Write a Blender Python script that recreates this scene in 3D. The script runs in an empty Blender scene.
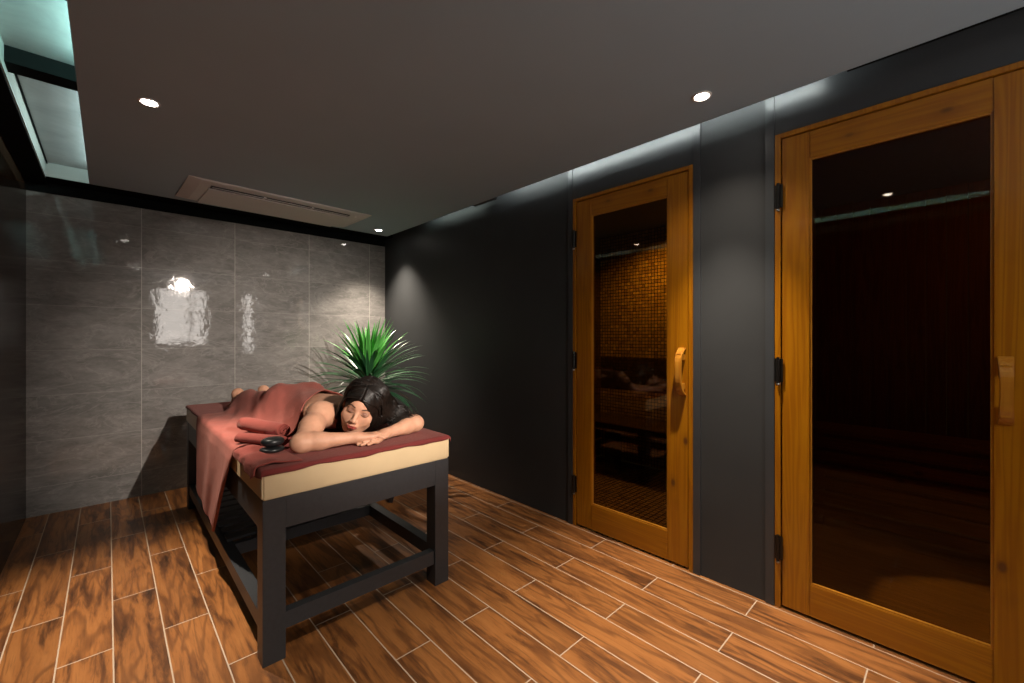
import bpy, bmesh, math, random
import numpy as np
from mathutils import Vector, Matrix
random.seed(7); RS = np.random.RandomState(3)
PI = math.pi
SC = bpy.context.scene
COL = SC.collection

# ------------------------------------------------------------------ nodes
class NT:
    def __init__(s, name):
        s.m = bpy.data.materials.new(name); s.m.use_nodes = True
        s.t = s.m.node_tree; s.t.nodes.clear()
        s.out = s.t.nodes.new('ShaderNodeOutputMaterial')
    def n(s, typ, ins=None, **kw):
        nd = s.t.nodes.new('ShaderNode' + typ)
        for k, v in kw.items(): setattr(nd, k, v)
        if ins:
            for k, v in ins.items():
                i = nd.inputs[k]
                if isinstance(v, bpy.types.NodeSocket): s.t.links.new(v, i)
                elif isinstance(v, bpy.types.Node): s.t.links.new(v.outputs[0], i)
                else: i.default_value = v
        return nd
    def math(s, op, a, b=0.0, c=None):
        d = {0: a, 1: b}
        if c is not None: d[2] = c
        return s.n('Math', d, operation=op).outputs[0]
    def ramp(s, fac, stops, interp='LINEAR'):
        nd = s.n('ValToRGB', {0: fac}); cr = nd.color_ramp; cr.interpolation = interp
        while len(cr.elements) < len(stops): cr.elements.new(0.5)
        for e, (p, c) in zip(cr.elements, stops):
            e.position = p; e.color = (c[0], c[1], c[2], 1) if len(c) == 3 else c
        return nd.outputs[0]
    def mix(s, f, a, b, blend='MIX'):
        nd = s.t.nodes.new('ShaderNodeMix'); nd.data_type = 'RGBA'; nd.blend_type = blend
        for i, v in ((0, f), (6, a), (7, b)):
            if isinstance(v, bpy.types.NodeSocket): s.t.links.new(v, nd.inputs[i])
            else: nd.inputs[i].default_value = v if i == 0 or len(v) == 4 else (*v, 1)
        return nd.outputs[2]
    def coord(s, scale=(1, 1, 1), loc=(0, 0, 0), rot=(0, 0, 0)):
        tc = s.n('TexCoord')
        return s.n('Mapping', {'Vector': tc.outputs['Object'], 'Scale': scale, 'Location': loc, 'Rotation': rot}).outputs[0]
    def noise(s, vec, scale=5, detail=4, rough=.5, dist=0.0):
        return s.n('TexNoise', {'Vector': vec, 'Scale': scale, 'Detail': detail, 'Roughness': rough, 'Distortion': dist}).outputs[0]
    def bump(s, h, strength=.2, dist=.01):
        return s.n('Bump', {'Height': h, 'Strength': strength, 'Distance': dist}).outputs[0]
    def bsdf(s, color, rough=.5, **kw):
        ins = {'Base Color': color if isinstance(color, bpy.types.NodeSocket) else (*color, 1), 'Roughness': rough}
        ins.update({k.replace('_', ' '): v for k, v in kw.items()})
        b = s.n('BsdfPrincipled', ins)
        s.t.links.new(b.outputs[0], s.out.inputs[0]); return s.m

M = {}
def simple(name, col, rough=.5, var=.12, nscale=40, bump=.0, **kw):
    t = NT(name); c = t.coord()
    n = t.noise(c, nscale, 3)
    col2 = tuple(max(0, v * (1 - var)) for v in col); col3 = tuple(v * (1 + var) for v in col)
    cc = t.ramp(n, [(.3, col2), (.7, col3)])
    if bump: kw['Normal'] = t.bump(n, bump, .003)
    M[name] = t.bsdf(cc, rough, **kw)

simple('black_paint', (.012, .013, .013), .55)
simple('table_paint', (.030, .032, .036), .42, .10, 60, .05)
simple('ceiling_paint', (.315, .41, .49), .8, .02, 3)
simple('border_paint', (.004, .005, .005), .7, Specular_IOR_Level=.05)
simple('wall_paint', (.036, .038, .040), .5, .06, 4, .02, Specular_IOR_Level=.25)
simple('casing_paint', (.040, .043, .047), .32, .06, 4)
simple('cream_vinyl', (.62, .47, .28), .42, .03, 12, .04)
simple('aircon_plastic', (.60, .58, .57), .42, .02, 8)
simple('aircon_dark', (.03, .028, .027), .5)
simple('white_ring', (.75, .73, .70), .35, .02)
simple('hinge_metal', (.03, .028, .026), .3, .1, 40, Metallic=.8)
simple('steel', (.5, .5, .48), .3, .1, 40, Metallic=1.0)
simple('stone', (.014, .015, .016), .35, .2, 60, .1)
simple('pot_black', (.012, .012, .013), .3)
simple('soil', (.03, .02, .013), .95, .3, 60, .5)
simple('trunk', (.05, .038, .025), .85, .4, 30, .5)
simple('rear_wall_paint', (.10, .098, .095), .7, .05, 3)

def emis(name, col, st):
    t = NT(name); e = t.n('Emission', {'Color': (*col, 1), 'Strength': st})
    t.t.links.new(e.outputs[0], t.out.inputs[0]); M[name] = t.m
emis('lamp_glow', (1, .93, .84), 40)
emis('window_glow', (1, .93, .86), 10.0)
emis('led_glow', (.62, .95, .88), 2.0)

# floor : wood-look porcelain planks
t = NT('floor_planks'); tc = t.n('TexCoord'); sep = t.n('SeparateXYZ', {0: tc.outputs['Object']})
X, Y = sep.outputs[0], sep.outputs[1]
u = t.math('DIVIDE', t.math('SUBTRACT', X, .0147), .1545)
col = t.math('FLOOR', u); fu = t.math('FRACT', u)
par = t.math('FLOORED_MODULO', col, 2.0)
v = t.math('DIVIDE', t.math('SUBTRACT', t.math('SUBTRACT', Y, .227), t.math('MULTIPLY', par, .413)), .8225)
row = t.math('FLOOR', v); fv = t.math('FRACT', v)
du = t.math('MULTIPLY', t.math('MINIMUM', fu, t.math('SUBTRACT', 1.0, fu)), .1545)
dv = t.math('MULTIPLY', t.math('MINIMUM', fv, t.math('SUBTRACT', 1.0, fv)), .8225)
dd = t.math('MINIMUM', du, dv)
gm = t.n('MapRange', {0: dd, 1: .0018, 2: .0030, 3: 1.0, 4: 0.0}).outputs[0]
idv = t.n('CombineXYZ', {0: col, 1: row}).outputs[0]
wn = t.n('TexWhiteNoise', {'Vector': idv}, noise_dimensions='3D')
off = t.n('VectorMath', {0: wn.outputs['Color'], 1: (37, 53, 11)}, operation='MULTIPLY').outputs[0]
base = t.n('VectorMath', {0: tc.outputs['Object'], 1: off}, operation='ADD').outputs[0]
st1 = t.n('VectorMath', {0: base, 1: (15, 1.9, 1)}, operation='MULTIPLY').outputs[0]
st2 = t.n('VectorMath', {0: base, 1: (95, 5, 1)}, operation='MULTIPLY').outputs[0]
st3 = t.n('VectorMath', {0: base, 1: (6, 2.0, 1)}, operation='MULTIPLY').outputs[0]
warp = t.noise(st3, 1.6, 3, .55)
ringv = t.math('SINE', t.math('ADD', t.math('MULTIPLY', t.noise(st1, .55, 2, .5, .8), 34), t.math('MULTIPLY', warp, 6)))
smoke = t.noise(st1, 1.25, 7, .68, .45)
fine = t.noise(st2, 1.4, 4, .6)
c1 = t.ramp(smoke, [(.30, (.030, .014, .007)), (.40, (.13, .050, .017)), (.50, (.30, .115, .032)), (.75, (.42, .175, .052))])
c2 = t.mix(t.math('MULTIPLY', t.n('MapRange', {0: ringv, 1: .2, 2: 1.0}).outputs[0], .55), c1, (.10, .036, .013))
c3 = t.mix(t.math('MULTIPLY', t.n('MapRange', {0: fine, 1: .52, 2: .75}).outputs[0], .55), c2, (.085, .034, .014))
tone = t.math('ADD', .88, t.math('MULTIPLY', wn.outputs['Value'], .24))
c4 = t.n('VectorMath', {0: c3, 'Scale': tone}, operation='SCALE').outputs[0]
c5 = t.mix(gm, c4, (.50, .38, .28))
h = t.math('SUBTRACT', t.math('MULTIPLY', fine, .15), gm)
M['floor_planks'] = t.bsdf(c5, t.ramp(gm, [(0, (.36,) * 3), (1, (.8,) * 3)]), Normal=t.bump(h, .35, .002))

# back wall: polished grey stone-look porcelain .61 x .315
t = NT('stone_tile'); tc = t.n('TexCoord'); sep = t.n('SeparateXYZ', {0: tc.outputs['Object']})
u = t.math('DIVIDE', t.math('SUBTRACT', sep.outputs[0], .187), .612); v = t.math('DIVIDE', t.math('SUBTRACT', sep.outputs[2], .505), .3125)
fu = t.math('FRACT', u); fv = t.math('FRACT', v)
du = t.math('MULTIPLY', t.math('MINIMUM', fu, t.math('SUBTRACT', 1.0, fu)), .612)
dv = t.math('MULTIPLY', t.math('MINIMUM', fv, t.math('SUBTRACT', 1.0, fv)), .3125)
gu = t.n('MapRange', {0: du, 1: .001, 2: .0032, 3: .55, 4: 0.0}).outputs[0]
gv = t.n('MapRange', {0: dv, 1: .0008, 2: .0024, 3: .28, 4: 0.0}).outputs[0]
gm = t.math('MAXIMUM', gu, gv)
idv = t.n('CombineXYZ', {0: t.math('FLOOR', u), 1: t.math('FLOOR', v)}).outputs[0]
wn = t.n('TexWhiteNoise', {'Vector': idv}, noise_dimensions='3D')
off = t.n('VectorMath', {0: wn.outputs['Color'], 1: (9, 9, 9)}, operation='MULTIPLY').outputs[0]
base = t.n('VectorMath', {0: tc.outputs['Object'], 1: off}, operation='ADD').outputs[0]
s1 = t.n('VectorMath', {0: base, 1: (1.0, 1, 2.3)}, operation='MULTIPLY').outputs[0]
n1 = t.noise(s1, 3.2, 8, .66, .7); n2 = t.noise(s1, 12, 6, .7, 1.2); n3 = t.noise(s1, 2.0, 5, .6, 1.5)
vein = t.n('MapRange', {0: t.math('ABSOLUTE', t.math('SUBTRACT', n3, .5)), 1: 0.0, 2: .02, 3: .30, 4: 0.0}).outputs[0]
cc = t.ramp(t.math('ADD', t.math('MULTIPLY', n1, .6), t.math('MULTIPLY', n2, .4)), [(.33, (.13, .125, .118)), (.5, (.20, .190, .180)), (.68, (.29, .277, .264))])
cc = t.mix(vein, cc, (.38, .36, .34))
cc = t.mix(gm, cc, (.55, .52, .48))
wob = t.noise(tc.outputs['Object'], 16, 3, .6, .5)
M['stone_tile'] = t.bsdf(cc, .035, Normal=t.bump(wob, .20, .003))

# mosaic
def mosaic(name, cols, size, rough=.15, ax=(1, 2)):
    t = NT(name); tc = t.n('TexCoord'); sep = t.n('SeparateXYZ', {0: tc.outputs['Object']})
    u = t.math('DIVIDE', sep.outputs[ax[0]], size); v = t.math('DIVIDE', sep.outputs[ax[1]], size)
    fu = t.math('FRACT', u); fv = t.math('FRACT', v)
    d = t.math('MINIMUM', t.math('MINIMUM', fu, t.math('SUBTRACT', 1.0, fu)), t.math('MINIMUM', fv, t.math('SUBTRACT', 1.0, fv)))
    gm = t.n('MapRange', {0: d, 1: .07, 2: .12, 3: 1.0, 4: 0.0}).outputs[0]
    wn = t.n('TexWhiteNoise', {'Vector': t.n('CombineXYZ', {0: t.math('FLOOR', u), 1: t.math('FLOOR', v)}).outputs[0]}, noise_dimensions='3D')
    cc = t.ramp(wn.outputs['Value'], [(i / max(1, len(cols) - 1), c) for i, c in enumerate(cols)])
    cc = t.mix(gm, cc, (.03, .025, .02))
    M[name] = t.bsdf(cc, rough, Normal=t.bump(t.math('SUBTRACT', 1.0, gm), .4, .002))
mosaic('mosaic_gold', [(.30, .19, .035), (.58, .40, .10), (.40, .27, .06), (.72, .54, .18)], .032)
mosaic('mosaic_dark', [(.035, .022, .012), (.10, .06, .03), (.05, .03, .02)], .032)
mosaic('mosaic_floor', [(.28, .20, .09), (.45, .34, .17), (.20, .14, .06)], .04, .25, (0, 1))

# pine: axis = grain direction
def pine(name, axis, ca, cb, knots=True, rough=.28, dark=(.10, .032, .008), gs=1.0):
    t = NT(name); tc = t.n('TexCoord'); o = tc.outputs['Object']
    sc = [26 * gs, 26 * gs, 26 * gs]; sc[axis] = 1.1 * gs
    sv = t.n('VectorMath', {0: o, 1: tuple(sc)}, operation='MULTIPLY').outputs[0]
    s2 = [60, 60, 60]; s2[axis] = 2
    sv2 = t.n('VectorMath', {0: o, 1: tuple(s2)}, operation='MULTIPLY').outputs[0]
    a = t.noise(sv, .55, 3, .5, .3); b = t.noise(sv2, 1.5, 3, .6)
    ring = t.math('SINE', t.math('MULTIPLY', a, 60))
    f = t.math('ADD', t.math('MULTIPLY', t.math('ADD', t.math('MULTIPLY', ring, .5), .5), .55), t.math('MULTIPLY', b, .45))
    cc = t.ramp(f, [(.15, cb), (.85, ca)])
    big = t.noise(t.coord(), 2.2, 3)
    cc = t.mix(t.math('MULTIPLY', big, .35), cc, tuple(.8 * v for v in ca))
    if knots:
        ks = [9, 9, 9]; ks[axis] = 5.2
        kv = t.n('VectorMath', {0: o, 1: tuple(ks)}, operation='MULTIPLY').outputs[0]
        vo = t.n('TexVoronoi', {'Vector': kv, 'Scale': 1.0, 'Randomness': 1.0})
        pick = t.math('GREATER_THAN', t.n('SeparateColor', {0: vo.outputs['Color']}).outputs[0], .62)
        k1 = t.math('MULTIPLY', t.n('MapRange', {0: vo.outputs['Distance'], 1: .06, 2: .13, 3: 1.0, 4: 0.0}).outputs[0], pick)
        k2 = t.math('MULTIPLY', t.n('MapRange', {0: vo.outputs['Distance'], 1: .10, 2: .30, 3: .35, 4: 0.0}).outputs[0], pick)
        cc = t.mix(k2, cc, tuple(.55 * v for v in cb)); cc = t.mix(k1, cc, dark)
    M[name] = t.bsdf(cc, rough, Normal=t.bump(f, .08, .002), Coat_Weight=.25, Coat_Roughness=.15)
PA, PB = (.35, .135, .003), (.25, .080, .002)
pine('pine_upright', 2, PA, PB); pine('pine_rail', 1, PA, PB)
pine('sauna_wall', 2, (.20, .070, .018), (.11, .034, .009), True, .5)
pine('sauna_slat', 1, (.30, .13, .035), (.18, .07, .018), True, .5)
pine('pine_handle', 2, (.42, .18, .018), (.33, .12, .008), False, .3)
pine('sauna_floor', 1, (.42, .27, .10), (.28, .16, .05), False, .5)
# dark glossy veneer (left wall)
t = NT('dark_veneer'); tc = t.n('TexCoord')
sv = t.n('VectorMath', {0: tc.outputs['Object'], 1: (40, 40, .8)}, operation='MULTIPLY').outputs[0]
f = t.noise(sv, 1.4, 4, .6, .3)
M['dark_veneer'] = t.bsdf(t.ramp(f, [(.3, (.014, .008, .005)), (.7, (.034, .020, .013))]), .14, IOR=1.07)
# recess ceiling (polished plaster)
t = NT('recess_plaster'); f = t.noise(t.coord((1, 1, 1)), 3.5, 7, .7, .6)
M['recess_plaster'] = t.bsdf(t.ramp(f, [(.3, (.23, .24, .24)), (.7, (.36, .37, .37))]), .35)
M['recess_side'] = NT('recess_side').bsdf((.24, .26, .25), .6)

# tinted glass
def glass(name, tint):
    t = NT(name)
    fr = t.n('Fresnel', {'IOR': 1.55})
    f = t.math('MINIMUM', t.math('MULTIPLY', fr.outputs[0], .45), 1.0)
    tr = t.n('BsdfTransparent', {0: (*tint, 1)}); gl = t.n('BsdfGlossy', {'Color': (1, .95, .88, 1), 'Roughness': .015})
    mx = t.n('MixShader', {0: f, 1: tr.outputs[0], 2: gl.outputs[0]})
    t.t.links.new(mx.outputs[0], t.out.inputs[0]); M[name] = t.m
glass('bronze_glass', (.60, .44, .20))

# terry cloth
def terry(name, col, nb=.5, sc=500):
    t = NT(name); c = t.coord()
    a = t.noise(c, sc, 2, .6); b = t.noise(c, 14, 4, .6)
    cc = t.ramp(t.math('ADD', t.math('MULTIPLY', a, .5), t.math('MULTIPLY', b, .5)), [(.3, tuple(.78 * v for v in col)), (.7, tuple(1.15 * v for v in col))])
    M[name] = t.bsdf(cc, .95, Normal=t.bump(t.math('ADD', a, t.math('MULTIPLY', b, 1.5)), nb, .003), Sheen_Weight=.10, Sheen_Roughness=.5, Sheen_Tint=(1, .55, .45, 1))
terry('towel_red', (.150, .018, .016)); terry('blanket_red', (.255, .063, .047)); terry('roll_red', (.21, .036, .026)); terry('roll_inner', (.13, .008, .007))

# skin with make-up attribute
t = NT('skin'); c = t.coord()
at = t.n('Attribute', attribute_name='paint')
nn = t.noise(c, 30, 3); fine = t.noise(c, 400, 2)
base = t.ramp(nn, [(.3, (.50, .255, .160)), (.7, (.58, .31, .20))])
cc = t.mix(at.outputs['Alpha'], base, at.outputs['Color'])
M['skin'] = t.bsdf(cc, .55, Specular_IOR_Level=.35, Normal=t.bump(fine, .06, .002), Subsurface_Weight=.12, Subsurface_Radius=(.012, .005, .003), Subsurface_Scale=.6)
t = NT('hair'); f = t.noise(t.coord((60, 60, 60)), 1, 3)
M['hair'] = t.bsdf(t.ramp(f, [(.3, (.003, .0025, .002)), (.7, (.013, .008, .006))]), .40, Specular_IOR_Level=.3)
# leaf
t = NT('leaf'); at = t.n('Attribute', attribute_name='leafc')
M['leaf'] = t.bsdf(at.outputs['Color'], .32, Normal=t.bump(t.noise(t.coord((1, 1, 1)), 60, 2), .1, .002))

# ------------------------------------------------------------------ object helpers
def link(name, me, m=None, parent=None):
    o = bpy.data.objects.new(name, me); COL.objects.link(o)
    if m: me.materials.append(M[m])
    if parent: o.parent = parent
    return o
def build(name, bm, m, parent=None, smooth=False, bevel=0, seg=2):
    if bevel:
        bmesh.ops.bevel(bm, geom=[e for e in bm.edges if e.is_manifold and e.calc_face_angle(0) > .6], offset=bevel, segments=seg, affect='EDGES', clamp_overlap=True)
    me = bpy.data.meshes.new(name); bmesh.ops.recalc_face_normals(bm, faces=bm.faces); bm.to_mesh(me); bm.free()
    if smooth:
        for p in me.polygons: p.use_smooth = True
    return link(name, me, m, parent)
def empty(name, loc=(0, 0, 0), rz=0):
    o = bpy.data.objects.new(name, None); COL.objects.link(o); o.location = loc; o.rotation_euler = (0, 0, rz); o.empty_display_size = .1
    return o
def tag(o, label, cat, group=None):
    o['label'] = label; o['category'] = cat
    if group: o['group'] = group
    return o
def struct(o): o['kind'] = 'structure'; return o
def box(bm, a, b):
    r = bmesh.ops.create_cube(bm, size=1)['verts']
    for v_ in r:
        v_.co = Vector([(a[i] + b[i]) / 2 + v_.co[i] * (b[i] - a[i]) for i in range(3)])
    return r
def bx(name, a, b, m, parent=None, bevel=0): 
    bm = bmesh.new(); box(bm, a, b); return build(name, bm, m, parent, False, bevel)
def lathe(bm, prof, n=32, c=(0, 0, 0)):
    rings = []
    for r, z in prof:
        if r < 1e-6: rings.append([bm.verts.new((c[0], c[1], c[2] + z))])
        else: rings.append([bm.verts.new((c[0] + r * math.cos(2 * PI * k / n), c[1] + r * math.sin(2 * PI * k / n), c[2] + z)) for k in range(n)])
    for A, B in zip(rings, rings[1:]):
        for k in range(n):
            a0, a1 = A[k % len(A)], A[(k + 1) % len(A)]; b0, b1 = B[k % len(B)], B[(k + 1) % len(B)]
            vs = []
            for q in (a0, a1, b1, b0):
                if q not in vs: vs.append(q)
            if len(vs) >= 3: bm.faces.new(vs)
def tube(bm, pts, rad, n=8, flat=1.0):
    pts = [Vector(p) for p in pts]; rings = []; up = Vector((0.13, .21, .97)).normalized()
    for i, p in enumerate(pts):
        d = (pts[min(i + 1, len(pts) - 1)] - pts[max(i - 1, 0)]).normalized()
        a = d.cross(up); a = a.normalized() if a.length > 1e-4 else Vector((1, 0, 0)); b = d.cross(a).normalized()
        r = rad[i] if hasattr(rad, '__len__') else rad
        rings.append([bm.verts.new(p + a * (r * math.cos(2 * PI * k / n)) + b * (r * flat * math.sin(2 * PI * k / n))) for k in range(n)])
    for A, B in zip(rings, rings[1:]):
        for k in range(n): bm.faces.new((A[k], A[(k + 1) % n], B[(k + 1) % n], B[k]))
    bm.faces.new(rings[0][::-1]); bm.faces.new(rings[-1])
def grid_mesh(name, P, m, parent=None, thick=0.0, closed=False):
    """P: (n, k, 3) array."""
    n, k, _ = P.shape
    me = bpy.data.meshes.new(name)
    idx = np.arange(n * k).reshape(n, k)
    f = np.stack([idx[:-1, :-1], idx[1:, :-1], idx[1:, 1:], idx[:-1, 1:]], -1).reshape(-1, 4)
    me.from_pydata(P.reshape(-1, 3).tolist(), [], f.tolist())
    for p in me.polygons: p.use_smooth = True
    o = link(name, me, m, parent)
    if thick:
        md = o.modifiers.new('thickness', 'SOLIDIFY'); md.thickness = thick; md.offset = 0
    return o

# ------------------------------------------------------------------ room
H = 2.27; XL, XR, YB, YF = -.4, 2.2, 4.33, -1.4
struct(bx('floor', (XL - .1, YF - .1, -.1), (XR + .005, YB + .1, 0), 'floor_planks'))
struct(bx('wall_back', (XL, YB, 0), (XR, YB + .1, 2.213), 'stone_tile'))
struct(bx('wall_left', (XL - .1, YF, 0), (XL, YB + .1, 2.55), 'dark_veneer'))
# seam strip on the left wall
struct(bx('trim_1', (XL, 3.30, 0.0), (XL + .004, 3.312, 2.27), 'casing_paint'))
# dark strip above the tiles and cornice
struct(bx('trim_2', (XL, YB - .008, 2.213), (XR, YB + .1, 2.55), 'border_paint'))
# dropped slab
struct(bx('ceiling', (-.093, YF, H), (2.105, 4.095, H + .02), 'ceiling_paint'))
# real ceiling above it
struct(bx('ceiling', (XL - .1, YF - .1, 2.375), (XR + .1, YB + .1, 2.47), 'recess_plaster'))
# dark frame around the recess: left border, far border, cross beam
struct(bx('trim_3', (XL, YF, 2.268), (-.302, YB, 2.3745), 'border_paint'))
struct(bx('trim_4', (-.305, 4.15, 2.285), (XR, YB, 2.3745), 'border_paint'))
struct(bx('trim_5', (-.302, YF, 2.275), (-.297, 4.15, 2.3745), 'recess_side'))
struct(bx('trim_6', (-.300, 4.142, 2.283), (.10, 4.15, 2.3745), 'recess_side'))
struct(bx('trim_7', (-.300, 2.59, 2.31), (.35, 2.69, 2.3745), 'border_paint'))
struct(bx('trim_8', (-.294, 2.69, 2.366), (-.288, 4.142, 2.3745), 'border_paint'))
struct(bx('trim_9', (-.300, 2.10, 2.371), (.35, 2.103, 2.3745), 'border_paint'))
# right wall with two door openings
D1 = (.95, 1.72, 2.11); D2 = (-.21, .564, 2.13)
bm = bmesh.new()
for a, b in (((XR, D1[1] + .008, 0), (XR + .1, YB + .1, 2.55)), ((XR, D2[1] + .008, 0), (XR + .1, D1[0] - .008, 2.55)),
             ((XR, D1[0] - .008, D1[2] + .008), (XR + .1, D1[1] + .008, 2.55)), ((XR, D2[0] - .008, D2[2] + .008), (XR + .1, D2[1] + .008, 2.55)),
             ((XR, YF, 0), (XR + .1, D2[0] - .008, 2.55))): box(bm, a, b)
struct(build('wall_right', bm, 'wall_paint'))
# flush dark casings round the doors (frames proud by 8 mm)
def casing(n, D, w):
    bm = bmesh.new()
    box(bm, (XR - .010, D[1] + .008, 0), (XR - .0005, D[1] + w, 2.3745)); box(bm, (XR - .010, D[0] - w, 0), (XR - .0005, D[0] - .008, 2.3745))
    box(bm, (XR - .006, D[0] - .008, D[2] + .008), (XR - .0005, D[1] + .008, 2.3745))
    struct(build(n, bm, 'casing_paint', bevel=.0015))
casing('trim_10', D1, .045); casing('trim_11', D2, .045)
# rear wall with lit windows (seen only as reflections)
bm = bmesh.new()
WX = [(.62, 1.38), (2.02, 2.17)]; z0, z1 = 1.08, 2.12
for a, b in (((XL, 0), (.62, H)), ((.62, 0), (1.38, z0)), ((.62, z1), (1.38, H)), ((1.38, 0), (2.02, H)), ((2.02, 0), (2.17, .9)), ((2.02, z1), (2.17, H)), ((2.17, 0), (XR, H))):
    box(bm, (a[0], YF - .1, a[1]), (b[0], YF, b[1]))
struct(build('wall_front', bm, 'rear_wall_paint'))
for i, (xa, xb, za) in enumerate(((.62, 1.38, z0), (2.02, 2.17, .9))):
    w = struct(empty('window_%d' % (i + 1), ((xa + xb) / 2, YF - .05, za)))
    hw = (xb - xa) / 2; hh = z1 - za
    bx('window_pane', (-hw, -.02, 0), (hw, -.01, hh), 'window_glow', w)
    bm = bmesh.new()
    for a, b in (((-hw, -.01, 0), (-hw + .02, .04, hh)), ((hw - .02, -.01, 0), (hw, .04, hh)), ((-hw, -.01, 0), (hw, .04, .02)), ((-hw, -.01, hh - .02), (hw, .04, hh))): box(bm, a, b)
    if i == 0: box(bm, (.12, -.01, 0), (.17, .04, hh))
    build('window_frame', bm, 'black_paint', w)

# ------------------------------------------------------------------ glazed doors
def door(n, D, mw, top, bot, handle):
    d = struct(empty(n, (XR, (D[0] + D[1]) / 2, 0)))
    hw = (D[1] - D[0]) / 2; z0, z1 = .012, D[2]; x0, x1 = -.002, .040
    g = .004
    # jamb (thin wooden lining)
    bm = bmesh.new()
    box(bm, (-.008, hw - .016, 0), (.08, hw + .007, z1 + .007)); box(bm, (-.008, -hw - .007, 0), (.08, -hw + .016, z1 + .007)); box(bm, (-.008, -hw + .016, z1 - .014), (.08, hw - .016, z1 + .007))
    build('door_frame', bm, 'pine_upright', d, bevel=.0015)
    a = hw - .016 - g
    for s in (1, -1):
        y0, y1 = (a - mw + .016, a) if s > 0 else (-a, -a + mw - .016)
        bm = bmesh.new(); box(bm, (x0, y0, z0), (x1, y1, z1 - .018)); build('stile', bm, 'pine_upright', d, bevel=.003)
    yi = a - mw + .016
    for za, zb in ((z0, bot), (top, z1 - .018)):
        bm = bmesh.new(); box(bm, (x0 + .001, -yi, za), (x1, yi, zb)); build('rail', bm, 'pine_rail', d, bevel=.002)
    bm = bmesh.new()
    for s in (1, -1): box(bm, (.004, min(s * yi, s * (yi - .005)), bot), (.016, max(s * yi, s * (yi - .005)), top))
    box(bm, (.004, -yi + .005, bot), (.016, yi - .005, bot + .007)); box(bm, (.004, -yi + .005, top - .006), (.016, yi - .005, top))
    build('glazing_bead', bm, 'pine_handle', d)
    bx('glass_pane', (.018, -yi + .001, bot + .001), (.022, yi - .001, top - .001), 'bronze_glass', d)
    for hz in (.272, 1.072, 1.855):
        bm = bmesh.new()
        box(bm, (-.013, hw - .026, hz - .052), (-.0085, hw + .006, hz + .052))
        tube(bm, [(-.016, hw - .008, hz - .058), (-.016, hw - .008, hz + .058)], .0065, 10)
        h = build('hinge', bm, 'hinge_metal', d)
        bm = bmesh.new(); lathe(bm, [(0, -.004), (.006, -.004), (.0075, 0), (.006, .005), (0, .006)], 12, (-.016, hw - .008, hz - .063)); build('hinge_tip', bm, 'steel', h)
    # bowed wooden pull handle
    yy, zc, L = handle
    bm = bmesh.new(); N = 14; prev = None
    for i in range(N + 1):
        s = -1 + 2 * i / N; z = zc + s * L; x = -.055 + .042 * s * s * s * s + .010 * s * s
        w = .015 + .004 * s * s; th = .010
        rg = [bm.verts.new((x + dx, yy - hw_ + 0, z)) for dx, hw_ in ((-th, -w), (-th, w), (th, w), (th, -w))]
        if prev:
            for k in range(4): bm.faces.new((prev[k], prev[(k + 1) % 4], rg[(k + 1) % 4], rg[k]))
        else: bm.faces.new(rg[::-1])
        prev = rg
    bm.faces.new(prev)
    for s in (-1, 1): box(bm, (-.050, yy - .014, zc + s * L * .62 - .016), (x0, yy + .014, zc + s * L * .62 + .016))
    build('door_handle', bm, 'pine_handle', d, bevel=.002)
    return d
d1 = door('door_1', D1, .131, 1.988, .168, (-.335, 1.04, .125))
d2 = door('door_2', D2, .121, 1.996, .148, (-.290, 1.04, .115))

# ------------------------------------------------------------------ steam room behind door_1
SX = 3.7; XB = XR + .1
struct(bx('floor', (XR + .005, .85, -.1), (SX, 2.55, -.004), 'mosaic_floor'))
struct(bx('wall_steam_upper', (SX, .85, 1.02), (SX + .05, 2.55, 2.25), 'mosaic_gold'))
struct(bx('wall_steam_band', (SX - .001, .85, .70), (SX + .05, 2.55, 1.02), 'mosaic_dark'))
struct(bx('wall_steam_lower', (SX, .85, 0), (SX + .05, 2.55, .70), 'mosaic_gold'))
mosaic('mosaic_dark_x', [(.05, .03, .015), (.12, .07, .03), (.07, .04, .02)], .032, .2, (0, 2))
struct(bx('wall_steam_far', (XB, 2.55, 0), (SX + .05, 2.6, 2.3), 'mosaic_dark_x'))
struct(bx('wall_steam_near', (XB, .80, 0), (SX + .05, .85, 2.3), 'mosaic_dark_x'))
struct(bx('ceiling', (XB, .85, 2.25), (SX + .05, 2.55, 2.3), 'rear_wall_paint'))
b = empty('steam_bench', (3.45, 1.7, 0)); tag(b, 'mosaic-tiled bench on dark legs inside the steam room behind the narrow glazed door', 'bench')
bx('seat', (-.25, -.82, .40), (.245, .82, .46), 'mosaic_dark', b, .004)
for yy in (-.78, -.18, .38): bx('leg', (-.22, yy, 0), (-.12, yy + .1, .40), 'black_paint', b)
# ------------------------------------------------------------------ sauna behind door_2
QX = 3.95
bm = bmesh.new(); k = 0
yy = -1.2
while yy < .74:
    box(bm, (QX, yy, 0), (QX + .03, min(yy + .094, .75), 2.2)); yy += .096
struct(build('wall_sauna_back', bm, 'sauna_wall', bevel=.003, seg=1))
bm = bmesh.new(); xx = XB
while xx < QX - .01:
    box(bm, (xx, .75, 0), (min(xx + .094, QX), .78, 2.2)); xx += .096
struct(build('wall_sauna_side', bm, 'sauna_wall', bevel=.003, seg=1))
struct(bx('wall_sauna_end', (XB, -1.25, 0), (QX + .03, -1.2, 2.2), 'sauna_wall'))
struct(bx('ceiling', (XB, -1.2, 2.2), (QX + .03, .78, 2.24), 'sauna_wall'))
struct(bx('floor', (XR + .005, -1.2, -.1), (QX, .75, -.004), 'sauna_floor'))
b = empty('sauna_bench', (3.6, -.2, 0)); tag(b, 'two-step slatted timber sauna bench seen dimly through the wide glazed door', 'bench')
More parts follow.
